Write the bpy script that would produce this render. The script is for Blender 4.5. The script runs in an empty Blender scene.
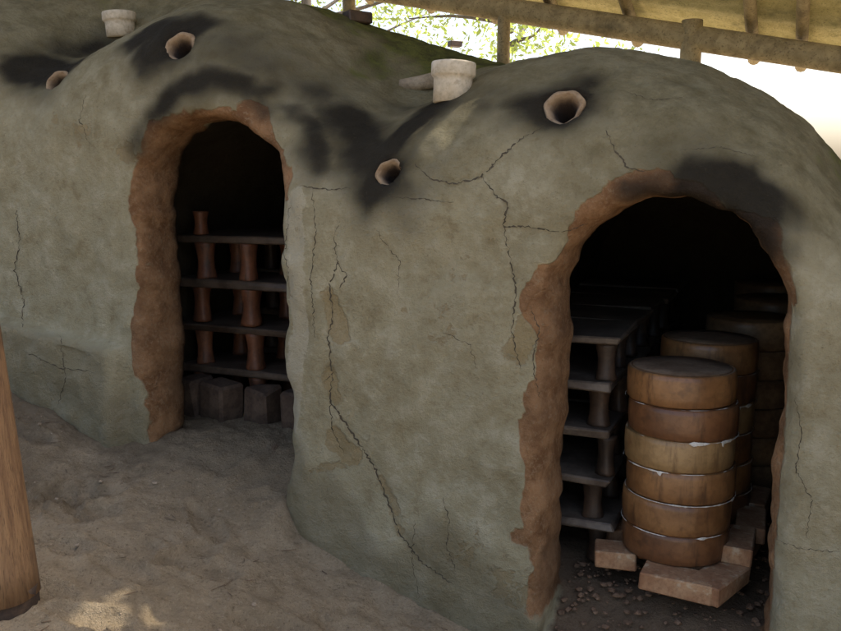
import bpy, math, random, bmesh
import numpy as np
from mathutils import Vector, Matrix
from mathutils.bvhtree import BVHTree
random.seed(7); rng=np.random.default_rng(7)
scene=bpy.context.scene
# ------------------------------------------------------------------ frames
CAM_Z=1.4; PITCH=math.radians(9); FPX=818.0
A=math.radians(25)
O=np.array([0.77,2.56,0.0]); U=np.array([math.cos(A),-math.sin(A),0]); N=np.array([math.sin(A),math.cos(A),0]); Z=np.array([0,0,1.0])
KM=Matrix(((U[0],N[0],0,O[0]),(U[1],N[1],0,O[1]),(0,0,1,0),(0,0,0,1)))
KI=KM.inverted()
def ray(px,py):
    x=(px-420.5)/FPX; v=(315.5-py)/FPX
    return np.array([x, math.cos(PITCH)+math.sin(PITCH)*v, -math.sin(PITCH)+math.cos(PITCH)*v])
def toK(P):
    q=P-O; return np.array([q@U,q@N,q[2]])
def toW(u,d,z): return O+u*U+d*N+z*Z
# ------------------------------------------------------------------ noise
def _h(ix,iy,iz,seed):
    n=(ix*374761393+iy*668265263+iz*2147483647+seed*974634777)&0xffffffff
    n=((n^(n>>13))*1274126177)&0xffffffff
    n=(n^(n>>16))&0xffff
    return n/65535.0*2-1
def vnoise(p,seed=0):
    p=np.asarray(p,float); f=np.floor(p).astype(np.int64); t=p-f; t=t*t*(3-2*t)
    r=0
    for a in (0,1):
        for b in (0,1):
            for c in (0,1):
                w=(t[...,0] if a else 1-t[...,0])*(t[...,1] if b else 1-t[...,1])*(t[...,2] if c else 1-t[...,2])
                r=r+w*_h(f[...,0]+a,f[...,1]+b,f[...,2]+c,seed)
    return r
def fbm(p,sc,oct=4,seed=0):
    r=0;a=1.0
    for i in range(oct):
        r=r+a*vnoise(np.asarray(p)*sc*(2**i),seed+i*17); a*=.5
    return r
def sstep(a,b,x):
    t=np.clip((x-a)/(b-a),0,1); return t*t*(3-2*t)
# ------------------------------------------------------------------ kiln exterior function
TU=np.arange(-6,3,.02)
def table(pts,sm=7):
    xs=[p[0] for p in pts]; ys=[p[1] for p in pts]
    y_=np.interp(TU,xs,ys); k=np.hanning(2*sm+1); k/=k.sum()
    return np.convolve(np.pad(y_,sm,'edge'),k,'valid')
CF=table([(-5.4,2.62),(-4.6,2.48),(-3.9,2.66),(-3.4,2.40),(-3.08,2.12),(-2.85,2.12),(-2.6,2.25),(-2.25,2.34),(-1.95,2.30),(-1.7,2.15),(-1.45,1.90),(-1.25,1.76),(-1.1,1.78),(-.95,1.87),(-.73,1.955),(-.35,1.985),(.03,1.88),(.34,1.69),(.5,1.47),(.65,1.27),(.85,1.22),(1.1,1.38),(1.8,1.55)])
CB=table([(-5.4,2.9),(-4,2.72),(-3.2,2.58),(-2.5,2.46),(-2.1,2.36),(-1.7,2.22),(-1.3,2.09),(-.9,1.96),(-.35,1.86),(.03,1.76),(.34,1.60),(.53,1.45),(.8,1.30),(1.8,1.5)])
def tab(T,u): return np.interp(u,TU,T).astype(np.float32) if hasattr(u,'astype') else np.interp(u,TU,T)
def crown(u,d):
    w=sstep(.65,1.35,d); return tab(CF,u)*(1-w)+tab(CB,u)*w
def shoulder(u):
    return tab(CF,u)*.55+.55*(1.98-.21*(u+.35))*.82-.74
def front(u,z):
    f=.10*sstep(-1.35,-1.6,u)
    zt=.72-.10*(u+2.9)
    f=f-.10*sstep(-2.36,-2.44,u)*sstep(.02,-.02,z-zt)
    f=f+.02*np.sin(u*2.3+1)*np.sin(z*2.1)
    f=f-.03*sstep(.35,-.2,z)*sstep(-1.2,-1.0,u)
    return f
def ext(u,d,z):
    dd=d-front(u,z)
    C=crown(u,d); S=shoulder(u)
    tq=np.clip(np.abs(dd-1.5)-.4,0,None)/1.1
    tz=np.clip(z-S,0,None)/(C-S)
    return ((tq**2.2+tz**2.2)**(1/2.2)-1)*.95
def hit(px,py):
    r=ray(px,py); t=1.8
    while t<9:
        k=toK(np.array([0,0,CAM_Z])+r*t)
        if -0.5<k[1] and ext(k[0],k[1],k[2])<0: return k
        t+=.01
    return k
def egrad(k):
    e=.01; g=np.array([ext(*(k+np.eye(3)[i]*e))-ext(*(k-np.eye(3)[i]*e)) for i in range(3)])
    return g/np.linalg.norm(g)
# ------------------------------------------------------------------ SDF volume
h=.020
us=np.arange(-5.3,1.95,h); ds=np.arange(-.2,3.12,h); zs=np.arange(-.6,2.95,h)
u=us[:,None,None].astype(np.float32); d=ds[None,:,None].astype(np.float32); z=zs[None,None,:].astype(np.float32)
F=ext(u,d,z).astype(np.float32)
F=np.maximum(F,np.maximum(u-1.85,-5.2-u)); F=np.maximum(F,-.5-z)
def smax(a,b,k):
    hh=np.clip(.5+.5*(a-b)/k,0,1); return b*(1-hh)+a*hh+k*hh*(1-hh)
def arch2d(u,z,uc,r,zc,zf):
    side=np.abs(u-uc)-r
    circ=np.sqrt((u-uc)**2+(np.clip(z-zc,0,None))**2)-r
    a=np.where(z>zc,circ,side)
    return np.maximum(a,zf-z)
DOORS=[(-.005,.365,1.0,-.10),(-1.87,.395,1.29,.22)]
def wob(u,z,s): return .006*np.sin(5*u+4*z+s)+.0045*np.sin(19*z-9*u+2*s)+.004*np.sin(47*u+43*z+s)+.0025*np.sin(83*z-61*u+s)
for i,(uc,r,zc,zf) in enumerate(DOORS):
    flare=.040*np.clip(1-(d-front(u,z)-0.0)/.10,0,1)**2
    fl=zf-.14*sstep(.35,-.05,d)
    a=arch2d(u,z,uc,r,zc,fl)-flare*(z>fl+.1)+wob(u,z,i*3.)
    a=np.maximum(a,d-.6)
    F=smax(F,-a,.018)
CAVS=[(-.15,.68,.78,.72,-.10,.27,2.65),(-1.97,.70,1.15,.62,.22,.36,2.65)]
for (uc,hw,zc,hz,zf,d0,d1) in CAVS:
    side=np.abs(u-uc)-hw
    el=(np.sqrt(((u-uc)/hw)**2+(np.clip(z-zc,0,None)/hz)**2)-1)*hw
    c=np.where(z>zc,el,side); c=np.maximum(c,zf-z); c=np.maximum(c,np.maximum(d0-d,d-d1))
    F=smax(F,-c,.03)
HOLES=[(563,107,.052,0.),(389,173,.042,.15),(180,47,.055,.3),(58,82,.048,.45)]
HP=[]
for (px,py,r,au) in HOLES:
    k=hit(px,py); g=egrad(k)
    ax=-(g*.55+np.array([au,-.75,.1])); ax/=np.linalg.norm(ax)
    HP.append((k,ax,r))
    i0=[max(0,int((k[j]-[us,ds,zs][j][0]-.3)/h)) for j in range(3)]
    i1=[int((k[j]-[us,ds,zs][j][0]+.6)/h) for j in range(3)]
    sl=tuple(slice(a,b) for a,b in zip(i0,i1))
    uu=us[sl[0]][:,None,None]-k[0]; dd=ds[sl[1]][None,:,None]-k[1]; zz=zs[sl[2]][None,None,:]-k[2]
    al=uu*ax[0]+dd*ax[1]+zz*ax[2]
    rad=np.sqrt(np.clip(uu**2+dd**2+zz**2-al**2,0,None))
    cone=np.maximum(rad-(r*1.15),np.maximum(al-.3,-.2-al))
    F[sl]=smax(F[sl],-cone,.02)
F[0]=F[-1]=1;F[:,0]=F[:,-1]=1;F[:,:,0]=F[:,:,-1]=1
def nets(F,org,h):
    ins=F<0
    s=[slice(0,-1),slice(1,None)]
    cnt=np.zeros(tuple(x-1 for x in F.shape),np.uint8)
    for a in (0,1):
        for b in (0,1):
            for c in (0,1): cnt+=ins[s[a],s[b],s[c]]
    act=np.argwhere((cnt>0)&(cnt<8))
    idx=-np.ones(cnt.shape,np.int32); idx[tuple(act.T)]=np.arange(len(act))
    cv=np.array([[a,b,c] for a in (0,1) for b in (0,1) for c in (0,1)])
    vals=np.stack([F[tuple((act+o).T)] for o in cv],1)
    acc=np.zeros((len(act),3)); n=np.zeros(len(act))
    for i in range(8):
        for j in range(i+1,8):
            if np.abs(cv[i]-cv[j]).sum()==1:
                a=vals[:,i];b=vals[:,j]; m=(a<0)!=(b<0)
                t=np.where(m,a/np.where(m,a-b,1),0)
                p=cv[i]+t[:,None]*(cv[j]-cv[i]); acc+=p*m[:,None]; n+=m
    V=np.array(org)+h*(act+acc/n[:,None])
    Q=[]
    for ax in range(3):
        lo=[slice(1,-1)]*3; hi=[slice(1,-1)]*3; lo[ax]=slice(0,-1); hi[ax]=slice(1,None)
        a=ins[tuple(lo)]; b=ins[tuple(hi)]
        e=np.argwhere(a!=b); off=np.array([1,1,1]); off[ax]=0; g=e+off
        sgn=a[tuple(e.T)]
        b1=(ax+1)%3;b2=(ax+2)%3
        e1=np.eye(3,dtype=int)[b1];e2=np.eye(3,dtype=int)[b2]
        q=np.stack([idx[tuple((g-e1-e2).T)],idx[tuple((g-e2).T)],idx[tuple(g.T)],idx[tuple((g-e1).T)]],1)
        q[~sgn]=q[~sgn][:,::-1]; Q.append(q)
    Q=np.concatenate(Q); Q=Q[(Q>=0).all(1)]
    return V,Q
V,Q=nets(F,(us[0],ds[0],zs[0]),h)
del F
def vnormals(V,Q):
    fn=np.cross(V[Q[:,2]]-V[Q[:,0]],V[Q[:,3]]-V[Q[:,1]])
    vn=np.zeros_like(V)
    for i in range(4): np.add.at(vn,Q[:,i],fn)
    return vn/np.maximum(np.linalg.norm(vn,axis=1,keepdims=True),1e-9)
VN=vnormals(V,Q)
def gpoly(pts,rad,P):
    pts=np.array(pts); best=np.full(len(P),1e9)
    if len(pts)==1: return np.exp(-((np.linalg.norm(P-pts[0],axis=1))/rad)**2)
    for a,b in zip(pts[:-1],pts[1:]):
        ab=b-a; t=np.clip(((P-a)@ab)/(ab@ab+1e-9),0,1)
        best=np.minimum(best,np.linalg.norm(P-(a+t[:,None]*ab),axis=1))
    return np.exp(-(best/rad)**2)
CR=[([(340,222),(334,240),(338,262),(329,288),(334,312),(328,340),(333,372),(330,400),(346,424),(362,447),(376,470),(388,500),(398,530),(420,560),(455,585)],2.4),
 ([(338,262),(346,275),(340,290)],1.6),([(334,372),(322,385)],1.2),([(330,400),(333,430),(345,455)],1.4),
 ([(415,165),(432,180),(455,184),(482,177),(500,158),(522,138),(548,126)],2.1),([(482,177),(496,196),(508,204),(503,226),(530,227),(562,233)],1.9),
 ([(503,226),(510,255),(516,290),(512,330),(520,370)],1.7),([(385,196),(420,199),(455,203)],1.2),([(300,186),(330,190),(352,188)],1.7),
 ([(606,130),(616,152),(628,168),(648,172)],1.6),([(562,233),(590,222)],1.0),([(443,498),(449,520),(447,545),(456,572)],1.2),
 ([(16,205),(20,240),(15,270),(24,300),(22,330)],2.2),([(86,95),(80,120),(92,150)],1.0),([(530,305),(540,330),(532,360),(540,400)],1.2),
 ([(795,395),(802,430),(796,470),(812,500),(806,540)],.9),([(778,540),(800,548),(841,552)],.9),([(95,372),(60,368),(22,350)],1.5),([(60,335),(66,375),(58,410)],1.3),
 ([(415,520),(412,560),(420,600)],.9),([(440,330),(470,345),(478,372)],.7),([(620,90),(650,100),(690,98)],.9),([(680,150),(720,148),(760,158)],.9),
 ([(290,205),(285,250),(292,300)],1.2),([(312,190),(316,230),(311,280),(315,340)],1.4),([(376,230),(400,262),(398,300)],.7)]
disp=.014*fbm(V,2.2,3,1)+.008*fbm(V,9,3,5)+.0025*fbm(V,26,2,6)
plin=sstep(-2.38,-2.46,V[:,0])*sstep(.03,-.03,V[:,2]-(.72-.10*(V[:,0]+2.9)))
disp=disp+plin*.016*fbm(V,6,3,8)
near_f=V[:,1]<.9
for pts,w in CR[:9]+[CR[12]]:
    g_=np.zeros(len(V)); g_[near_f]=gpoly([hit(*p) for p in pts],.016,V[near_f]); disp=disp-.0032*w*g_
# the plaster coat has broken away in a strip beside the upper doorway
stripm=np.zeros(len(V)); stripm[near_f]=gpoly([hit(297,200),hit(300,330),hit(300,345)],.055,V[near_f])
disp=disp+stripm*(.012*fbm(V,11,3,91)-.006)
V=V+VN*disp[:,None]
# ------------------------------------------------------------------ masks
x,y,zz=V[:,0],V[:,1],V[:,2]
E=ext(x,y,zz)
outer=sstep(-.10,-.05,E)
soot=np.zeros(len(V))
VW=V+ .06*np.stack([fbm(V,4,4,101),fbm(V,4,4,102),fbm(V,4,4,103)],1)
SO=[([(563,98)],.17,1.2),([(585,82),(535,88)],.13,1.),([(525,95),(545,120)],.07,.8),([(450,100),(520,85),(560,70)],.16,.35),
    ([(430,110),(400,138),(375,160)],.15,1.0),([(385,168)],.18,1.1),([(345,115),(365,165)],.17,.95),([(310,90),(340,150)],.16,.65),([(400,110),(470,105)],.15,.5),([(410,180),(440,170)],.07,.4),
    ([(180,42)],.19,1.2),([(155,30),(205,32)],.14,1.),([(58,78),(35,68)],.17,1.1),([(70,55),(95,40)],.13,.8),([(10,60),(50,95)],.12,.5),
    ([(700,176),(745,182),(775,212)],.105,1.15),([(690,183),(625,190)],.075,.8),([(768,185),(780,250)],.08,.9),([(655,160),(720,150)],.16,.42),
    ([(165,112),(215,82),(265,92)],.10,.85),([(255,95),(300,125),(312,175)],.09,.75),([(145,150),(165,105)],.09,.55),([(230,50),(330,100)],.26,.5)]
for pts,r,s in SO:
    soot=np.maximum(soot,s*gpoly([hit(*p) for p in pts],r,VW))
soot=np.clip(soot,0,1)*outer*(.9+.2*fbm(V,8,3,9))
orange=np.zeros(len(V))
for i,(uc,r,zc,zf) in enumerate(DOORS):
    dd=np.where(zz>zc,np.sqrt((x-uc)**2+np.clip(zz-zc,0,None)**2),np.abs(x-uc))-r
    w=[.055,.034][i]+.045*fbm(V,6,4,21+i)
    if i==0: w=w*np.where(x<uc,1.2,.7)*np.where((x>uc)&(zz<1.05),.25,1.0)
    else: w=w*np.where(x<uc,1.,1.2)*np.where((x>uc)&(zz<1.35),0.3,1)+.02*sstep(1.4,1.6,zz)
    m=sstep(w+.02,w-.02,dd)*sstep(.55,.38,y)*sstep(zf-.10,zf+.06,zz)
    orange=np.maximum(orange,m)
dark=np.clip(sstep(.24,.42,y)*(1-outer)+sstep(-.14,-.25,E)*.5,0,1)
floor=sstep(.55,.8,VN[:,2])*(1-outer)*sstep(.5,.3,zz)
floor=np.maximum(floor,sstep(.6,.8,VN[:,2])*sstep(.35,.25,zz)*sstep(.6,.3,y))
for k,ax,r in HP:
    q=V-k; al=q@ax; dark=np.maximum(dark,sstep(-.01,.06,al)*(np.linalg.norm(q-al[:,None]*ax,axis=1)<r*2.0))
moss=sstep(.60,1.15,y+.35*fbm(V,3,4,31)+.35*sstep(.1,.5,x)-.45*sstep(-1.9,-2.7,x))*outer*sstep(1.2,1.4,zz)
domeshade=sstep(-.35,.35,(zz-(shoulder(x)+.26))+.14*fbm(V,2,3,41))*outer  # shade over the domes put into the colour, darker olive upward
patch=np.zeros(len(V))
for pts,r,s in [([(333,300),(340,330)],.05,.9),([(335,395),(330,370)],.05,.8),([(335,440),(350,455)],.06,1),([(310,470),(350,465)],.04,.6),([(380,480),(400,530)],.04,.6),([(545,300),(520,350)],.06,.8),([(300,195),(300,230)],.03,.6),
                ([(60,120),(130,150)],.10,.5),([(470,270),(430,330)],.2,.35),([(455,550),(520,590)],.12,.5)]:
    patch=np.maximum(patch,s*gpoly([hit(*p) for p in pts],r,V))
damp=sstep(.42,.0,zz-np.interp(x,[-3.4,-2.4,-1.48,-.94,-.53,0],[.50,.19,.05,-.13,-.22,-.3])+.14*fbm(V,4,3,51))*outer
damp=np.maximum(damp,plin*.8)
pale=np.clip(gpoly([hit(297,200),hit(300,330),hit(290,420)],.055,V)*1.0,0,1)
# ------------------------------------------------------------------ material helpers
def mat(name):
    m=bpy.data.materials.new(name); m.use_nodes=True; nt=m.node_tree
    return m,nt,nt.nodes['Principled BSDF']
class NB:
    def __init__(s,nt): s.nt=nt; s.n=nt.nodes; s.l=nt.links
    def inp(s,node,key,val):
        if val is None: return
        if isinstance(val,bpy.types.NodeSocket): s.l.new(val,node.inputs[key])
        else: node.inputs[key].default_value=val
    def coord(s,k='Object',scale=None):
        t=s.n.new('ShaderNodeTexCoord').outputs[k]
        if scale:
            m=s.n.new('ShaderNodeMapping'); s.l.new(t,m.inputs[0]); m.inputs['Scale'].default_value=scale; return m.outputs[0]
        return t
    def noise(s,vec,scale,detail=4,rough=.6,dist=0):
        t=s.n.new('ShaderNodeTexNoise'); s.inp(t,'Vector',vec); t.inputs['Scale'].default_value=scale; t.inputs['Detail'].default_value=detail; t.inputs['Roughness'].default_value=rough; t.inputs['Distortion'].default_value=dist
        return t.outputs['Fac']
    def math(s,op,a,b=None,c=None,clamp=False):
        m=s.n.new('ShaderNodeMath'); m.operation=op; m.use_clamp=clamp; s.inp(m,0,a); s.inp(m,1,b); s.inp(m,2,c); return m.outputs[0]
    def mix(s,f,a,b,mode='MIX'):
        m=s.n.new('ShaderNodeMix'); m.data_type='RGBA'; m.blend_type=mode; s.inp(m,0,f); 
        for k,v in ((6,a),(7,b)):
            if isinstance(v,tuple) and len(v)==3: v=v+(1,)
            s.inp(m,k,v)
        return m.outputs[2]
    def ramp(s,f,a,b,c0=0,c1=1):
        m=s.n.new('ShaderNodeMapRange'); s.inp(m,0,f); m.inputs[1].default_value=a; m.inputs[2].default_value=b; m.inputs[3].default_value=c0; m.inputs[4].default_value=c1
        m.interpolation_type='SMOOTHSTEP'; return m.outputs[0]
    def attr(s,name):
        a=s.n.new('ShaderNodeAttribute'); a.attribute_name=name
        sp=s.n.new('ShaderNodeSeparateColor'); s.l.new(a.outputs['Color'],sp.inputs[0]); return sp.outputs[0],sp.outputs[1],sp.outputs[2]
    def bump(s,hgt,dist,strength=1):
        b=s.n.new('ShaderNodeBump'); b.inputs['Strength'].default_value=strength; b.inputs['Distance'].default_value=dist; s.inp(b,'Height',hgt)
        return b.outputs[0]
def newobj(name,verts,faces,material=None,parent=None,smooth=True,matrix=None):
    me=bpy.data.meshes.new(name); me.from_pydata([tuple(v) for v in verts],[],[tuple(f) for f in faces]); me.update()
    ob=bpy.data.objects.new(name,me); scene.collection.objects.link(ob)
    if material: me.materials.append(material)
    if smooth: me.polygons.foreach_set('use_smooth',[True]*len(me.polygons))
    if matrix is not None: ob.matrix_world=matrix
    if parent:
        ob.parent=parent
        ob.matrix_parent_inverse=Matrix()
        if matrix is not None: ob.matrix_local=parent.matrix_world.inverted()@matrix
    return ob
def setattr_col(me,name,r,g,b):
    a=me.attributes.new(name,'FLOAT_COLOR','POINT')
    arr=np.stack([r,g,b,np.ones(len(r))],1).astype(np.float32).ravel(); a.data.foreach_set('color',arr)
# ------------------------------------------------------------------ clay material
m_clay,nt,bs=mat('clay_plaster'); b=NB(nt); co=b.coord()
sR,oR,mR=b.attr('masks1'); dR,pR,kR=b.attr('masks2'); wR,lR,fR=b.attr('masks3')
n1=b.noise(co,2.2,4,.62,.3); n2=b.noise(co,9,6,.72); n3=b.noise(co,60,5,.8)
base=b.mix(b.ramp(n1,.3,.7),(.365,.312,.185),(.455,.400,.252))
base=b.mix(b.ramp(n2,.46,.66,0,.65),base,(.56,.505,.350))
base=b.mix(b.ramp(n2,.46,.34,0,.55),base,(.28,.222,.118))
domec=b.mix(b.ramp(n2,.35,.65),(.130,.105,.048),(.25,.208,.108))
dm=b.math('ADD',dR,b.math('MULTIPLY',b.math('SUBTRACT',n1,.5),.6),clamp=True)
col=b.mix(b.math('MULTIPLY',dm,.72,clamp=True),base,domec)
pal=b.ramp(b.math('ADD',lR,b.math('MULTIPLY',b.math('SUBTRACT',n2,.5),1.2)),.45,.55)
col=b.mix(b.math('MULTIPLY',pal,.6),col,(.56,.50,.36))
pm=b.ramp(b.math('ADD',pR,b.math('MULTIPLY',b.math('SUBTRACT',n2,.5),1.6)),.42,.54)
col=b.mix(b.math('MULTIPLY',pm,.6),col,b.mix(n3,(.24,.160,.065),(.44,.325,.150)))
wm=b.ramp(b.math('ADD',wR,b.math('MULTIPLY',b.math('SUBTRACT',n2,.5),1.1)),.30,.8)
col=b.mix(b.math('MULTIPLY',wm,.5),col,(.175,.140,.078))
of=b.mix(b.ramp(n2,.35,.65),(.21,.098,.042),(.42,.225,.105))
of=b.mix(b.ramp(n3,.5,.7,0,.65),of,(.52,.375,.225))
of=b.mix(b.ramp(n1,.50,.70,0,.65),of,(.15,.075,.037))
om=b.ramp(b.math('ADD',oR,b.math('MULTIPLY',b.math('SUBTRACT',n2,.5),1.1)),.38,.62)
col=b.mix(b.math('MULTIPLY',om,.93),col,of)
mm=b.ramp(b.math('ADD',mR,b.math('MULTIPLY',b.math('SUBTRACT',n2,.5),1.3)),.35,.95)
col=b.mix(b.math('MULTIPLY',mm,.85),col,b.mix(b.ramp(n2,.35,.65),(.055,.060,.014),(.155,.165,.030)))
sm=b.ramp(b.math('ADD',sR,b.math('MULTIPLY',b.math('SUBTRACT',n2,.5),.42)),.03,.80)
col=b.mix(b.math('MULTIPLY',sm,.95),col,(.019,.016,.012))
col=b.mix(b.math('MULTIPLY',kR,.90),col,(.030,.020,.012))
col=b.mix(fR,col,b.mix(n3,(.12,.078,.046),(.27,.19,.12)))
col=b.mix(b.ramp(n3,.60,.70,0,.5),col,(.10,.078,.045))
b.l.new(col,bs.inputs['Base Color']); bs.inputs['Roughness'].default_value=.95; bs.inputs['Specular IOR Level'].default_value=.12
hg=b.math('ADD',n2,b.math('MULTIPLY',n3,.6)); hg=b.math('SUBTRACT',hg,b.math('MULTIPLY',b.math('ADD',pm,om),.3))
b.l.new(b.bump(hg,.038,1.0),bs.inputs['Normal'])
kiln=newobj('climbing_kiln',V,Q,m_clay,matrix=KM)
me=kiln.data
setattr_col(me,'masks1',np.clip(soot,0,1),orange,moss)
setattr_col(me,'masks2',np.clip(domeshade,0,1),patch,dark)
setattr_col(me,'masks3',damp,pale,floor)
bvh=BVHTree.FromPolygons([tuple(v) for v in V],[tuple(q) for q in Q.tolist()])
camK=KI@Vector((0,0,CAM_Z)); R3=KI.to_3x3()
def mhit(px,py):
    loc,nor,i,dist=bvh.ray_cast(camK,(R3@Vector(ray(px,py))).normalized())
    return loc,nor
# ------------------------------------------------------------------ cracks
m_crack,nt,bs=mat('crack_shadow'); bs.inputs['Base Color'].default_value=(.065,.050,.030,1); bs.inputs['Roughness'].default_value=1
cv=[];cf=[]
for pts,w in CR:
    pl=[]
    for (a,c) in zip(pts[:-1],pts[1:]):
        n=max(2,int(math.hypot(c[0]-a[0],c[1]-a[1])/2.2))
        for i in range(n): pl.append((a[0]+(c[0]-a[0])*i/n+random.uniform(-1.4,1.4),a[1]+(c[1]-a[1])*i/n+random.uniform(-1,1)))
    pts3=[mhit(*p) for p in pl]; pts3=[p for p in pts3 if p[0] is not None]
    L=len(pts3); prev=None
    for i,(p,n) in enumerate(pts3):
        q=pts3[min(i+1,L-1)][0]-pts3[max(i-1,0)][0]
        if q.length>.08 or q.length<1e-5: prev=None; continue
        s=q.cross(n).normalized(); t=i/(L-1); ww=w*.0010*(.3+math.sin(math.pi*min(1,max(0,t)))**.5)*random.uniform(.15,1.6)
        k=len(cv); cv.append(p+s*ww+n*.0016); cv.append(p-s*ww+n*.0016)
        if prev is not None: cf.append((prev,prev+1,k+1,k))
        prev=k
newobj('crack_lines',cv,cf,m_crack,parent=kiln,matrix=KM)
# ------------------------------------------------------------------ builders
def lathe(prof,seg=40,jit=0.0,seed=0,cap=True):
    vs=[];fs=[]; n=len(prof)
    for j in range(seg):
        a=2*math.pi*j/seg
        for i,(r,zv) in enumerate(prof):
            rr=r*(1+jit*(math.sin(3*a+seed+zv*9)+.6*math.sin(7*a+seed*2+zv*21)))
            vs.append((rr*math.cos(a),rr*math.sin(a),zv))
    for j in range(seg):
        k=(j+1)%seg
        for i in range(n-1): fs.append((j*n+i,k*n+i,k*n+i+1,j*n+i+1))
    return vs,fs
def box(cx,cy,cz,sx,sy,sz,rot=0,bev=0,jit=0):
    b_=bev or min(sx,sy,sz)*.08
    hx,hy,hz=sx/2,sy/2,sz/2
    pts=[]
    for X in (-1,1):
        for Y in (-1,1):
            for Zz in (-1,1):
                j=[random.uniform(-jit,jit) for _ in range(3)]
                pts.append((X*(hx-b_)+j[0],Y*hy+j[1],Zz*(hz-b_)+j[2]))
                pts.append((X*hx+j[0],Y*(hy-b_)+j[1],Zz*(hz-b_)+j[2]))
                pts.append((X*(hx-b_)+j[0],Y*(hy-b_)+j[1],Zz*hz+j[2]))
    bm=bmesh.new()
    for p in pts: bm.verts.new(p)
    bmesh.ops.convex_hull(bm,input=bm.verts)
    bm.verts.index_update(); bm.verts.ensure_lookup_table()
    c,s=math.cos(rot),math.sin(rot)
    vs=[(v.co.x*c-v.co.y*s+cx,v.co.x*s+v.co.y*c+cy,v.co.z+cz) for v in bm.verts]
    fs=[[v.index for v in f.verts] for f in bm.faces]; bm.free()
    return vs,fs
def merge(parts):
    V_=[];F_=[]
    for v,f in parts:
        o=len(V_); V_+=list(v); F_+=[tuple(i+o for i in ff) for ff in f]
    return V_,F_
def shift(vf,t): return [(v[0]+t[0],v[1]+t[1],v[2]+t[2]) for v in vf[0]],vf[1]
def simple(name,c1,c2,scale=12,rough=.85,bd=.004,spots=None,stretch=None,spec=.3,streak=None):
    m,nt,bs=mat(name); b=NB(nt); co=b.coord(scale=stretch) if stretch else b.coord()
    n=b.noise(co,scale,4,.65,.2); n2=b.noise(co,scale*6,3,.7)
    c=b.mix(b.ramp(n,.32,.68),c1,c2)
    c=b.mix(b.ramp(n2,.4,.8,0,.5),c,tuple(x*.45 for x in c1))
    if spots: c=b.mix(b.ramp(b.noise(co,scale*2.3,3,.6),.56,.72,0,.8),c,spots)
    if streak: c=b.mix(b.ramp(b.noise(b.coord(scale=(9,9,1.5)),2.2,4,.7),.48,.70,0,.85),c,streak)
    b.l.new(c,bs.inputs['Base Color']); bs.inputs['Roughness'].default_value=rough; bs.inputs['Specular IOR Level'].default_value=spec
    b.l.new(b.bump(b.math('ADD',n,b.math('MULTIPLY',n2,.4)),bd,.9),bs.inputs['Normal'])
    return m
m_potclay=simple('pale_pot_clay',(.48,.41,.30),(.62,.55,.43),10,.95,.003,spots=(.36,.29,.20),spec=.1)
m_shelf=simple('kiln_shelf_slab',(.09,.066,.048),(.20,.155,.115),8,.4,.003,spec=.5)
m_shelfd=simple('kiln_shelf_dark',(.05,.033,.022),(.11,.080,.056),8,.45,.003,spec=.5)  # darker slab tone for the left chamber racks
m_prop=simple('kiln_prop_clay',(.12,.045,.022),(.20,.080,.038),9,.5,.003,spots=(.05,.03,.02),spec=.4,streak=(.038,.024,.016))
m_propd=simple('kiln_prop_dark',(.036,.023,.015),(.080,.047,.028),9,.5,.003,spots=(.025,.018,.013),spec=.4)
m_brick=simple('fire_brick',(.28,.135,.065),(.44,.26,.135),10,.9,.004,spots=(.50,.39,.25))
DK=(.075,.036,.018)
m_sag=[simple('saggar_clay_a',(.175,.078,.028),(.30,.148,.055),5,.38,.003,spots=(.12,.055,.024),spec=.5,streak=DK),
       simple('saggar_clay_b',(.25,.145,.056),(.37,.23,.098),5,.42,.003,spots=(.19,.09,.034),spec=.5,streak=(.14,.075,.032)),
       simple('saggar_clay_c',(.12,.050,.021),(.21,.094,.037),5,.38,.003,spots=(.08,.038,.018),spec=.5,streak=DK)]
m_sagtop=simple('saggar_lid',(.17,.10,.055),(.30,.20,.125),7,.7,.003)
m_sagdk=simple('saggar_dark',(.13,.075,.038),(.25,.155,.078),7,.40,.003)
m_drip=simple('kaolin_wadding',(.54,.50,.42),(.74,.70,.62),30,.8,.002)
m_collar,nt,bs=mat('spyhole_clay'); b=NB(nt); co=b.coord()
sp=b.n.new('ShaderNodeSeparateXYZ'); b.l.new(co,sp.inputs[0]); n=b.noise(co,22,4,.65)
c=b.mix(b.ramp(n,.3,.7),(.17,.105,.055),(.33,.235,.14))
c=b.mix(b.ramp(b.math('ADD',sp.outputs[2],b.math('MULTIPLY',b.math('SUBTRACT',n,.5),.05)),.0,.055),c,(.03,.018,.012))
b.l.new(c,bs.inputs['Base Color']); bs.inputs['Roughness'].default_value=.95; b.l.new(b.bump(n,.014,1),bs.inputs['Normal'])
for i,(k,ax,r) in enumerate(HP):
    prof=[(.001,.16),(r*.60,.155),(r*.66,.06),(r*.85,.025),(r*1.05,.006),(r*1.22,.0),(r*1.38,.010),(r*1.42,.05)]
    vf=lathe(prof,40,.050,i)
    q=Vector(ax).to_track_quat('Z','Y').to_matrix().to_4x4()
    M=KM@Matrix.Translation(Vector(k)+Vector(ax)*.003)@q
    newobj('spyhole_rim',*vf,m_collar,parent=kiln,matrix=M)
m_pipe=simple('pipe_clay',(.25,.19,.12),(.38,.30,.20),12,spots=(.09,.07,.045))
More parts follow.
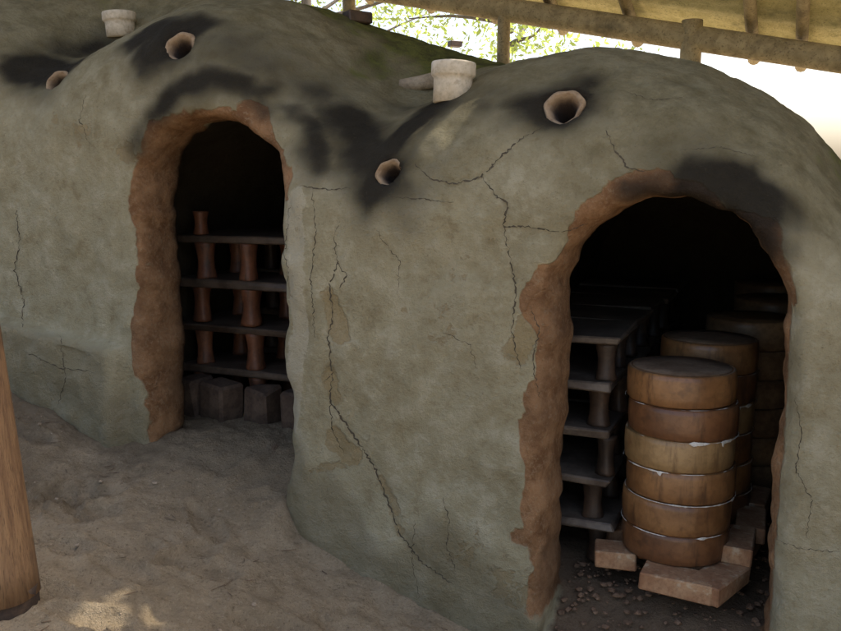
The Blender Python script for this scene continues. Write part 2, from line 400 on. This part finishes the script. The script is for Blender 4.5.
def pot_at(px,py,r,hgt,lean=(0,0),name='clay_chimney_pot',mt=None):
    k=hit(px,py); P=toW(*k)
    prof=[(.001,0),(r*.90,0),(r*.91,hgt*.5),(r*.92,hgt*.62),(r*1.0,hgt*.65),(r*1.05,hgt*.70),(r*1.05,hgt*.96),(r*1.02,hgt),(r*.86,hgt),(r*.82,hgt*.96),(.001,hgt*.95)]
    M=Matrix.Translation(Vector(P)+Vector((0,0,-.03)))@Matrix.Rotation(lean[0],4,'X')@Matrix.Rotation(lean[1],4,'Y')
    return newobj(name,*lathe(prof,48,.006,px),mt or m_potclay,matrix=M)
pot_at(452,95,.082,.150,(-.02,.04)); pot_at(121,32,.085,.13,(0,-.05))
k=hit(420,90); P=toW(*k)
vf=lathe([(.025,-.09),(.036,-.09),(.034,0),(.036,.09),(.025,.09),(.02,-.05)],24,.02,2)
newobj('clay_pipe',*vf,m_pipe,matrix=Matrix.Translation(Vector(P)+Vector((0,0,.03)))@Matrix.Rotation(math.radians(80),4,'Y')@Matrix.Rotation(.3,4,'X'))
for (px,py,s) in [(357,22,.11),(455,46,.12)]:
    k=hit(px,py); P=toW(*k)
    newobj('loose_brick',*box(0,0,0,s*1.2,s*.8,.06,random.random(),.006,.003),m_propd,smooth=False,matrix=Matrix.Translation(Vector(P)+Vector((0,0,.02))))
# ------------------------------------------------------------------ saggars
def saggar_stack(uc,dc,z0,r,n,hr,seed,dark=False):
    P=toW(uc,dc,z0)
    root=bpy.data.objects.new('saggar_stack',None); scene.collection.objects.link(root); root.matrix_world=Matrix.Translation(Vector(P)); root.empty_display_size=.1
    bpy.context.view_layer.update()
    rr=random.Random(seed)
    for i in range(n):
        ox,oy=rr.uniform(-.006,.006),rr.uniform(-.006,.006); ri=r*rr.uniform(.978,1.012)
        g=.006
        prof=[(ri*.9,0),(ri*.965,.001),(ri*.99,g),(ri*.997,hr*.3),(ri*1.004,hr*.5),(ri*.998,hr*.8),(ri*.988,hr-g),(ri*.955,hr-.001)]
        if i==n-1: prof+=[(ri*.93,hr),(ri*.915,hr-.004),(ri*.90,hr+.001),(ri*.5,hr+.003),(.001,hr+.002)]
        else: prof+=[(ri*.85,hr-.001)]
        M=Matrix.Translation(Vector(P)+Vector((ox,oy,i*hr)))@Matrix.Rotation(rr.uniform(0,6),4,'Z')@Matrix.Rotation(rr.uniform(-.007,.007),4,'X')
        mt=(m_sagdk if dark else m_sag[[2,0,0,1,2,0][i%6]])
        ob=newobj('saggar_ring',*lathe(prof,64,.002,seed+i),mt,parent=root,matrix=M)
        if i==n-1 :
            ob.data.materials.append(m_sagtop if not dark else m_sagdk)
            for p in ob.data.polygons:
                if p.normal.z>.8: p.material_index=1
        if i>0 and not dark:
            vs=[];fs=[];seg=260; amt=[0,.9,.7,.7,1.1,.45][i%6]
            for j in range(seg+1):
                a=2*math.pi*j/seg
                w=amt*(.002+.008*max(0,fbm(np.array([math.cos(a)*5+seed,math.sin(a)*5,i*3.1]),1,4,3)))
                on=fbm(np.array([math.cos(a)*3+9,math.sin(a)*3,i*1.7+seed]),1,3,5)
                w*=float(sstep(-.25+.5*(1-amt),.05+.5*(1-amt),on))
                dr=max(0,vnoise(np.array([math.cos(a)*11,math.sin(a)*11,i*5.+seed]),8)-.66)*.12*amt if w>.002 else 0
                R_=r*1.006+.001
                vs+=[(R_*math.cos(a),R_*math.sin(a),w*.7),((R_+.002)*math.cos(a),(R_+.002)*math.sin(a),0),(R_*math.cos(a),R_*math.sin(a),-w-dr)]
            for j in range(seg):
                o=j*3; fs+=[(o,o+3,o+4,o+1),(o+1,o+4,o+5,o+2)]
            newobj('joint_wadding',vs,fs,m_drip,parent=root,matrix=Matrix.Translation(Vector(P)+Vector((ox,oy,i*hr))))
    return root
HR=.1175
saggar_stack(.015,.46,.035,.197,6,HR,3)
saggar_stack(.06,.90,.03,.195,6,.125,11)
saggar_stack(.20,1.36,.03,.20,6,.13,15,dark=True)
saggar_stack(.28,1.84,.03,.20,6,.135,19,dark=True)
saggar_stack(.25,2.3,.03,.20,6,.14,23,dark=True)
br=[(-.19,.36,0.2),(.06,.235,-.08),(-.16,.60,.5),(.19,.30,1.2),(.22,.50,1.5),(.24,.68,1.4),(.0,.5,.1),(.23,.88,1.6),(.02,.95,0),(.25,1.1,1.5),(.2,1.4,0),(.28,1.85,0),(.25,2.3,0),(.1,.46,1.5)]
for i,(bu,bd_,ro) in enumerate(br):
    L_=.25 if i!=0 else .15
    newobj('fire_brick',*box(0,0,0,L_,.12,.068,0,.005,.003),m_brick,smooth=False,matrix=KM@Matrix.Translation((bu,bd_,-.002))@Matrix.Rotation(ro,4,'Z')@Matrix.Rotation(random.uniform(-.03,.03),4,'X'))
for i,(bu,bd_,zz_,ro) in enumerate([(.24,.50,.065,1.55),(.27,.72,.065,1.6),(.27,.98,.065,1.5)]):
    newobj('fire_brick',*box(0,0,0,.23,.11,.065,0,.005,.003),m_brick,smooth=False,matrix=KM@Matrix.Translation((bu,bd_,zz_))@Matrix.Rotation(ro,4,'Z'))
# ------------------------------------------------------------------ shelves
def spool(hgt,r=.036):
    return lathe([(.001,0),(r*1.12,0),(r*1.12,hgt*.08),(r*.97,hgt*.25),(r*.88,hgt*.5),(r*.97,hgt*.75),(r*1.12,hgt*.92),(r*1.12,hgt),(.001,hgt)],20,.05,random.random()*5)
def shelf_unit(u0,u1,d0,d1,zl,zfloor,rows,cols,mp,ms,top_post=False,slab=.032,rp=(.034,.042)):
    root=bpy.data.objects.new('kiln_shelf_rack',None); scene.collection.objects.link(root); root.matrix_world=KM@Matrix.Translation(((u0+u1)/2,d0,zfloor))
    bpy.context.view_layer.update()
    sl=[];pr=[]
    prev=zfloor
    for li,zl_ in enumerate(zl):
        nd=max(1,int(round((d1-d0)/.42)))
        for i in range(nd):
            a=d0+(d1-d0)*i/nd; c=d0+(d1-d0)*(i+1)/nd
            sl.append(box((u0+u1)/2+random.uniform(-.015,.015),(a+c)/2,zl_-slab/2,(u1-u0),(c-a)-.008,slab,random.uniform(-.03,.03),.006,.008))
        for uu in cols:
            for dd_ in rows:
                pr.append(shift(spool(zl_-slab-prev-.001,random.uniform(*rp)),(uu+random.uniform(-.025,.025),dd_+random.uniform(-.01,.01),prev)))
        prev=zl_
    if top_post:
        pr.append(shift(spool(.12),(cols[0],rows[0],prev)))
    newobj('shelf_slabs',*merge(sl),ms,parent=root,smooth=False,matrix=KM)
    newobj('shelf_props',*merge(pr),mp,parent=root,matrix=KM)
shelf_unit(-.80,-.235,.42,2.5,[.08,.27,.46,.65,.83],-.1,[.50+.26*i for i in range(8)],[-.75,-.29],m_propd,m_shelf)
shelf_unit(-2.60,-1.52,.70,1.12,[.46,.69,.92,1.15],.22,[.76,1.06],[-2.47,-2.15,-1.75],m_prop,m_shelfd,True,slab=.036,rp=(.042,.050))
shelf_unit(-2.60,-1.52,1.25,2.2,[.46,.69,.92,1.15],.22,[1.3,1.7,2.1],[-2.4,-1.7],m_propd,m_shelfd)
m_block=simple('dark_block',(.055,.034,.022),(.115,.078,.052),10)
for i,(bu,bd_,bz,s_) in enumerate([(-2.44,.62,.31,.15),(-2.24,.58,.32,.18),(-2.02,.64,.30,.15),(-1.78,.62,.31,.17)]):
    newobj('kiln_block',*box(0,0,0,s_,.13,.21,0,.014,.012),m_block,smooth=False,matrix=KM@Matrix.Translation((bu,bd_,bz))@Matrix.Rotation(random.uniform(-.3,.3),4,'Z')@Matrix.Rotation(random.uniform(-.12,.12),4,'Y'))
# ------------------------------------------------------------------ ground
gu=[-60,-12,-6,-3.4,-2.9,-2.4,-1.9,-1.48,-1.2,-.94,-.53,0,1.5,8,60]; gz=[3.5,2.6,1.4,.54,.37,.19,.14,.04,-.07,-.16,-.25,-.31,-.5,-.9,-.9]
def gbase(uu):
    return (np.interp(uu-.12,gu,gz)+2*np.interp(uu,gu,gz)+np.interp(uu+.12,gu,gz))/4
def axis(lo,hi,step,far):
    c=list(np.arange(lo,hi,step)); a=[];s=step;p=lo
    while p>-far: s*=1.25; p-=s; a.append(p)
    s=step;p=c[-1];e=[]
    while p<far: s*=1.25; p+=s; e.append(p)
    return np.array(a[::-1]+c+e)
gx=axis(-3.0,1.3,.012,220); gy=axis(.9,4.4,.012,220)
GX,GY=np.meshgrid(gx,gy,indexing='ij')
PU=(GX-O[0])*U[0]+(GY-O[1])*U[1]; PD=(GX-O[0])*N[0]+(GY-O[1])*N[1]
GZ=gbase(PU)-.02*np.clip(-PD,0,3)
pp=np.stack([GX,GY,np.zeros_like(GX)],-1)
near=np.exp(-(np.maximum(np.hypot(GX,GY-2.5)-3,0)/3)**2)
GZ=GZ+.010*fbm(pp,1.6,3,61)+.011*fbm(pp,7,3,65)*near+.008*fbm(pp,22,3,69)*near
GZ+=.018*np.exp(-((PD+.03)/.10)**2)*sstep(.2,-.3,PU)*sstep(-3.4,-2.2,PU)*(.5+.8*fbm(pp,3,3,71))
dz=np.maximum(.245-gbase(PU),0)*sstep(-.25,.40,PD)*sstep(-2.6,-2.3,PU)*sstep(-1.38,-1.5,PU)
GZ+=dz
for i in range(95):
    fu=random.uniform(-3.0,.2); fd=random.uniform(-1.7,-.12); P=toW(fu,fd,0); an=random.uniform(0,math.pi)
    if random.random()<.6: an=math.atan2(U[1],U[0])+random.uniform(-.5,.5)
    dx=GX-P[0];dy=GY-P[1]; a=dx*math.cos(an)+dy*math.sin(an); c=-dx*math.sin(an)+dy*math.cos(an)
    wdt=.048*(1+.25*np.tanh(a/.05)); q=(a/.13)**2+(c/wdt)**2
    GZ+=-.022*np.exp(-q**3)*(1+.22*np.sin(a*250+c*60))+.010*np.exp(-((np.sqrt(q)-1.2)/.16)**2)
nx,ny=GX.shape
ii=np.arange(nx*ny).reshape(nx,ny)
faces=np.stack([ii[:-1,:-1],ii[1:,:-1],ii[1:,1:],ii[:-1,1:]],-1).reshape(-1,4)
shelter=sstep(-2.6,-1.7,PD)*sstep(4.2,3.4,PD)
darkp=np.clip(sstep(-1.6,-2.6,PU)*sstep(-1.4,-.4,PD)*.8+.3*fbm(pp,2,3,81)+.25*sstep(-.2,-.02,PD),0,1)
m_gr,nt,bs=mat('sandy_soil'); b=NB(nt); co=b.coord()
gS,gD,_=b.attr('masks1')
n1=b.noise(co,1.3,4,.6); n2=b.noise(co,9,5,.75); n3=b.noise(co,75,4,.8)
c=b.mix(b.ramp(n1,.3,.7),(.255,.192,.118),(.340,.265,.170))
c=b.mix(b.ramp(n2,.38,.66,0,.55),c,(.175,.128,.076))
c=b.mix(b.ramp(n3,.55,.72,0,.6),c,(.44,.36,.245)); c=b.mix(b.ramp(n3,.44,.34,0,.65),c,(.11,.078,.047))
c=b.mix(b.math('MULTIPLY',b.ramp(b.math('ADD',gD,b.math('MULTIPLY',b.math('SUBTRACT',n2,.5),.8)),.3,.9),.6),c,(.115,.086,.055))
c=b.mix(b.math('SUBTRACT',1.0,gS,clamp=True),c,b.mix(n1,(.46,.38,.27),(.58,.50,.37)))  # ground outside the shelter made pale to bounce light onto the wall
b.l.new(c,bs.inputs['Base Color']); bs.inputs['Roughness'].default_value=.95; bs.inputs['Specular IOR Level'].default_value=.12
b.l.new(b.bump(b.math('ADD',n2,b.math('MULTIPLY',n3,.6)),.03,1.0),bs.inputs['Normal'])
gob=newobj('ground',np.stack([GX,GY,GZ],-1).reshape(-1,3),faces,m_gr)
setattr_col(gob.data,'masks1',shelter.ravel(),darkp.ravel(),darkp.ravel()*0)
def groundz(X,Y):
    i=np.clip(np.searchsorted(gx,X),0,nx-1); j=np.clip(np.searchsorted(gy,Y),0,ny-1); return GZ[i,j]
def rock(r,seed):
    bm=bmesh.new(); bmesh.ops.create_icosphere(bm,subdivisions=1,radius=r)
    rr=random.Random(seed)
    for v in bm.verts: v.co*=rr.uniform(.7,1.2); v.co.z*=.6
    bm.verts.index_update()
    o=([tuple(v.co) for v in bm.verts],[[v.index for v in f.verts] for f in bm.faces]); bm.free(); return o
parts=[]
for i in range(900):
    fu=random.uniform(-3.2,.1); fd=-abs(random.gauss(0,.55))-.03; r=random.choice([.002,.003,.003,.004,.005]) if random.random()<.985 else .011
    P=toW(fu,fd,0); parts.append(shift(rock(r,i),(P[0],P[1],groundz(P[0],P[1])+r*.1)))
newobj('pebbles',*merge(parts),simple('pebble',(.20,.145,.09),(.32,.25,.17),30),smooth=False)
parts=[]
for i in range(620):
    fu=random.uniform(-.36,.36); fd=random.uniform(-.12,1.2); r=random.choice([.004,.006,.008,.011,.016])
    zf=-.10-.14*float(sstep(.35,-.05,fd))
    P=toW(fu,fd,zf+r*.0); parts.append(shift(rock(r,i+999),P))
newobj('brick_rubble',*merge(parts),simple('rubble',(.11,.065,.038),(.22,.135,.08),14),smooth=False)
parts=[]
for i in range(110):
    P=toW(random.uniform(-3,.0),random.uniform(-1.6,-.05),0); an=random.uniform(0,6); L_=random.uniform(.02,.07)
    parts.append(box(P[0],P[1],groundz(P[0],P[1])+.004,L_,.0025,.0025,an,.0007,.001))
newobj('twigs',*merge(parts),simple('twig',(.08,.05,.03),(.18,.12,.07),30),smooth=False)
# ------------------------------------------------------------------ logs
def tube(p0,p1,r0,r1,seg=20,nl=24,wob_=.006,seed=0):
    p0=np.array(p0,float);p1=np.array(p1,float); ax=(p1-p0); L_=np.linalg.norm(ax); ax/=L_
    t=np.array([1,0,0]) if abs(ax[0])<.8 else np.array([0,1,0]); a=np.cross(ax,t);a/=np.linalg.norm(a); c=np.cross(ax,a)
    vs=[];fs=[]
    for i in range(nl+1):
        s=i/nl; r=r0+(r1-r0)*s
        off=a*wob_*math.sin(s*5+seed)+c*wob_*math.sin(s*3.3+seed*2)
        for j in range(seg):
            th=2*math.pi*j/seg; rr=r*(1+.035*math.sin(2*th+seed+s*2)+.02*math.sin(5*th+s*7+seed))
            vs.append(p0+ax*L_*s+off+a*rr*math.cos(th)+c*rr*math.sin(th))
    for i in range(nl):
        for j in range(seg): fs.append((i*seg+j,i*seg+(j+1)%seg,(i+1)*seg+(j+1)%seg,(i+1)*seg+j))
    fs.append(tuple(range(seg))[::-1]); fs.append(tuple(nl*seg+j for j in range(seg)))
    return vs,fs
def wood(name,c1,c2,stretch=(14,14,1.0),sc=3):
    m,nt,bs=mat(name); b=NB(nt); co=b.coord(scale=stretch)
    n=b.noise(co,sc,5,.65,.6); n2=b.noise(b.coord(),5,3,.6); n3=b.noise(co,sc*6,2,.6)
    c=b.mix(b.ramp(n,.3,.7),c1,c2); c=b.mix(b.ramp(n2,.50,.72,0,.65),c,tuple(x*.35 for x in c1)); c=b.mix(b.ramp(n3,.56,.68,0,.6),c,tuple(x*.4 for x in c1))
    b.l.new(c,bs.inputs['Base Color']); bs.inputs['Roughness'].default_value=.75
    b.l.new(b.bump(b.math('ADD',n,b.math('MULTIPLY',n3,.4)),.010,.9),bs.inputs['Normal']); return m
m_post=wood('debarked_log',(.13,.066,.028),(.26,.148,.066))
m_beam=wood('old_beam',(.26,.20,.10),(.44,.35,.19),(2,2,2),6)
m_board=wood('roof_board',(.52,.46,.20),(.68,.61,.30),(3,3,3),5)
# ------------------------------------------------------------------ shelter
shed=bpy.data.objects.new('timber_shelter',None); scene.collection.objects.link(shed)
def rb(uu): return 2.77-.22*(uu+2.18)
def roof_z(uu,dd): return rb(uu)+.17+(3.25-dd)*.36
elev=math.radians(56)
sh=N*.8+U*.6; S=np.array([sh[0]*math.cos(elev),sh[1]*math.cos(elev),math.sin(elev)]); 
flecks=[]
for (px,py,ra,rc) in [(98,619,.075,.036),(149,586,.045,.024),(157,617,.045,.030),(118,596,.02,.014)]:
    r_=ray(px,py); t=1.5
    while t<5:
        P=np.array([0,0,CAM_Z])+r_*t
        if P[2]<groundz(P[0],P[1]): break
        t+=.005
    t=0
    while t<8:
        q=P+S*t; k=toK(q)
        if q[2]>roof_z(k[0],k[1]): break
        t+=.01
    flecks.append((k[0],k[1],ra,rc))
ru=np.arange(-6.5,3.6,.025); rd=np.arange(.3,3.7,.025)
RU,RD=np.meshgrid(ru,rd,indexing='ij')
RZ=roof_z(RU,RD)+.004*np.sin(RD*2*np.pi/.12)
ri=np.arange(RU.size).reshape(RU.shape)
rf=np.stack([ri[:-1,:-1],ri[1:,:-1],ri[1:,1:],ri[:-1,1:]],-1).reshape(-1,4)
cu=(RU[:-1,:-1]+.0125).ravel(); cd=(RD[:-1,:-1]+.0125).ravel(); keep=np.ones(len(cu),bool)
for (fu,fd,ra,rc) in flecks: keep&=((cu-fu)/max(ra,.02))**2+((cd-fd)/max(rc*1.8,.02))**2>1
RV=np.stack([RU.ravel(),RD.ravel(),RZ.ravel()],1)
newobj('roof_sheet',RV,rf[keep],m_board,parent=shed,matrix=KM)  # unseen part shaped for light: front cut back, gaps aimed at the flecks
def kl(p0,p1,r0,r1,name,m,seed=0,**k):
    vf=tube(p0,p1,r0,r1,seed=seed,**k); newobj(name,*vf,m,parent=shed,matrix=KM)
kl((-6.5,3.2,rb(-6.5)),(3.5,3.2,rb(3.5)),.085,.075,'eave_beam',m_beam,1)
FZ=lambda uu: float(roof_z(uu,-.96))-.17
kl((-6.5,-.96,FZ(-6.5)),(3.5,-.96,FZ(3.5)),.08,.08,'front_beam',m_beam,3)
for i,(pu,r) in enumerate([(-4.24,.06),(-2.955,.055),(-1.667,.05),(-.379,.072),(.91,.06),(2.2,.06)]):
    kl((pu,3.2,float(gbase(pu))-.1),(pu,3.2,rb(pu)+.1),r,r*.95,'post',m_beam,i+4,wob_=.01)
i=0
for ru_ in np.arange(-6.3,3.4,.55):
    i+=1; a=float(ru_)
    while min(abs(a-f[0]) for f in flecks)<.10: a+=.04
    kl((a,3.65,float(roof_z(a,3.65))-.055),(a,-1.2,float(roof_z(a,-1.2))-.055),.04,.04,'rafter',m_beam,i,seg=10,nl=6)
for dd_ in (2.7,2.2,1.7,1.2):
    while min(abs(dd_-f[1]) for f in flecks)<.08: dd_+=.03
    kl((-6.4,dd_,float(roof_z(-6.4,dd_))-.02),(3.4,dd_,float(roof_z(3.4,dd_))-.02),.025,.025,'batten',m_board,dd_,seg=8)
b0=np.array([-1.30,2.43,0]); b0[2]=groundz(b0[0],b0[1])+.0
newobj('log_post',*tube((b0[0]-.01,b0[1],b0[2]),(b0[0]-.33,b0[1]+.05,4.2),.097,.082,28,40,.008,1.2),m_post,parent=shed)
newobj('post_foot',*tube((b0[0],b0[1],b0[2]-.12),(b0[0]-.01,b0[1],b0[2]+.03),.080,.085,20,4,.0,2),simple('charred_wood',(.03,.02,.015),(.08,.05,.03),10),parent=shed)
for (pu) in (1.35,-5.0):
    kl((pu,-.96,float(gbase(pu))-.1),(pu,-.96,FZ(pu)),.07,.065,'front_post',m_post,pu)
# ------------------------------------------------------------------ trees beyond
m_leaf,nt,bs=mat('leaf'); b=NB(nt)
bs.inputs['Base Color'].default_value=(.11,.15,.03,1); bs.inputs['Roughness'].default_value=.5
tr=nt.nodes.new('ShaderNodeBsdfTranslucent'); tr.inputs[0].default_value=(.40,.48,.10,1); mx=nt.nodes.new('ShaderNodeMixShader'); mx.inputs[0].default_value=.6
nt.links.new(bs.outputs[0],mx.inputs[1]); nt.links.new(tr.outputs[0],mx.inputs[2]); nt.links.new(mx.outputs[0],nt.nodes['Material Output'].inputs[0])
m_bark=wood('bark',(.09,.07,.05),(.16,.13,.10))
def tree(X,Y,H,R,nleaf,seed):
    rr=random.Random(seed); k=toK(np.array([X,Y,0.])); g=float(gbase(k[0]))-.1
    root=bpy.data.objects.new('tree',None); scene.collection.objects.link(root); root.location=(X,Y,g); bpy.context.view_layer.update()
    T=Matrix.Translation((X,Y,g)); parts=[tube((0,0,0),(rr.uniform(-.3,.3),rr.uniform(-.3,.3),H*.75),.14,.06,10,8,.08,seed)]
    ends=[]
    for i in range(11):
        zz_=H*rr.uniform(.25,.75); an=rr.uniform(0,6.28); L_=R*rr.uniform(.6,1.1)
        e=(math.cos(an)*L_,math.sin(an)*L_,zz_+L_*rr.uniform(.1,.6)); parts.append(tube((0,0,zz_),e,.05,.012,6,5,.05,i)); ends.append(e)
    newobj('trunk',*merge(parts),m_bark,parent=root,matrix=T)
    lv=[];lf=[]
    cl=[(e[0]*t+rr.gauss(0,.25),e[1]*t+rr.gauss(0,.25),e[2]+rr.gauss(0,.3)) for e in ends for t in (.55,.8,1.05)]
    for i in range(nleaf):
        c_=rr.choice(cl); p=np.array(c_)+np.array([rr.gauss(0,R*.14) for _ in range(3)])
        a=np.array([rr.gauss(0,1) for _ in range(3)]);a/=np.linalg.norm(a); bb=np.cross(a,[rr.gauss(0,1) for _ in range(3)]);bb/=np.linalg.norm(bb)
        s=rr.uniform(.04,.08); o=len(lv); lv+=[p-a*s,p+bb*s*.4,p+a*s,p-bb*s*.4]; lf.append((o,o+1,o+2,o+3))
    newobj('leaves',lv,lf,m_leaf,parent=root,matrix=T,smooth=False)
tree(1.6,15,5.2,2.0,3200,1); tree(-2.2,15,6,2.6,4000,2); tree(14,20,4,2.0,1200,4); tree(-6.5,13,6,2.5,3500,5)
# ------------------------------------------------------------------ light
w=bpy.data.worlds.new('World'); scene.world=w; w.use_nodes=True; nt=w.node_tree
sk=nt.nodes.new('ShaderNodeTexSky'); sk.sky_type='NISHITA'; sk.sun_disc=False; sk.sun_elevation=elev; sk.sun_rotation=math.atan2(S[0],S[1]); sk.dust_density=6.0; sk.air_density=1.0
nt.links.new(sk.outputs[0],nt.nodes['Background'].inputs[0]); nt.nodes['Background'].inputs[1].default_value=.43
sd=bpy.data.lights.new('sun','SUN'); sd.energy=5; sd.angle=math.radians(.5); sd.color=(1,.93,.80)
so=bpy.data.objects.new('sun',sd); scene.collection.objects.link(so); so.rotation_euler=Vector(S).to_track_quat('Z','Y').to_euler()
# ------------------------------------------------------------------ camera
cd_=bpy.data.cameras.new('camera'); cam=bpy.data.objects.new('camera',cd_); scene.collection.objects.link(cam)
cam.location=(0,0,CAM_Z); cam.rotation_euler=(math.radians(90)-PITCH,0,0); cd_.sensor_width=36; cd_.lens=FPX/841*36; cd_.clip_end=1000; cd_.clip_start=.05
scene.camera=cam
scene.view_settings.view_transform='Standard'; scene.view_settings.look='None'; scene.view_settings.exposure=0
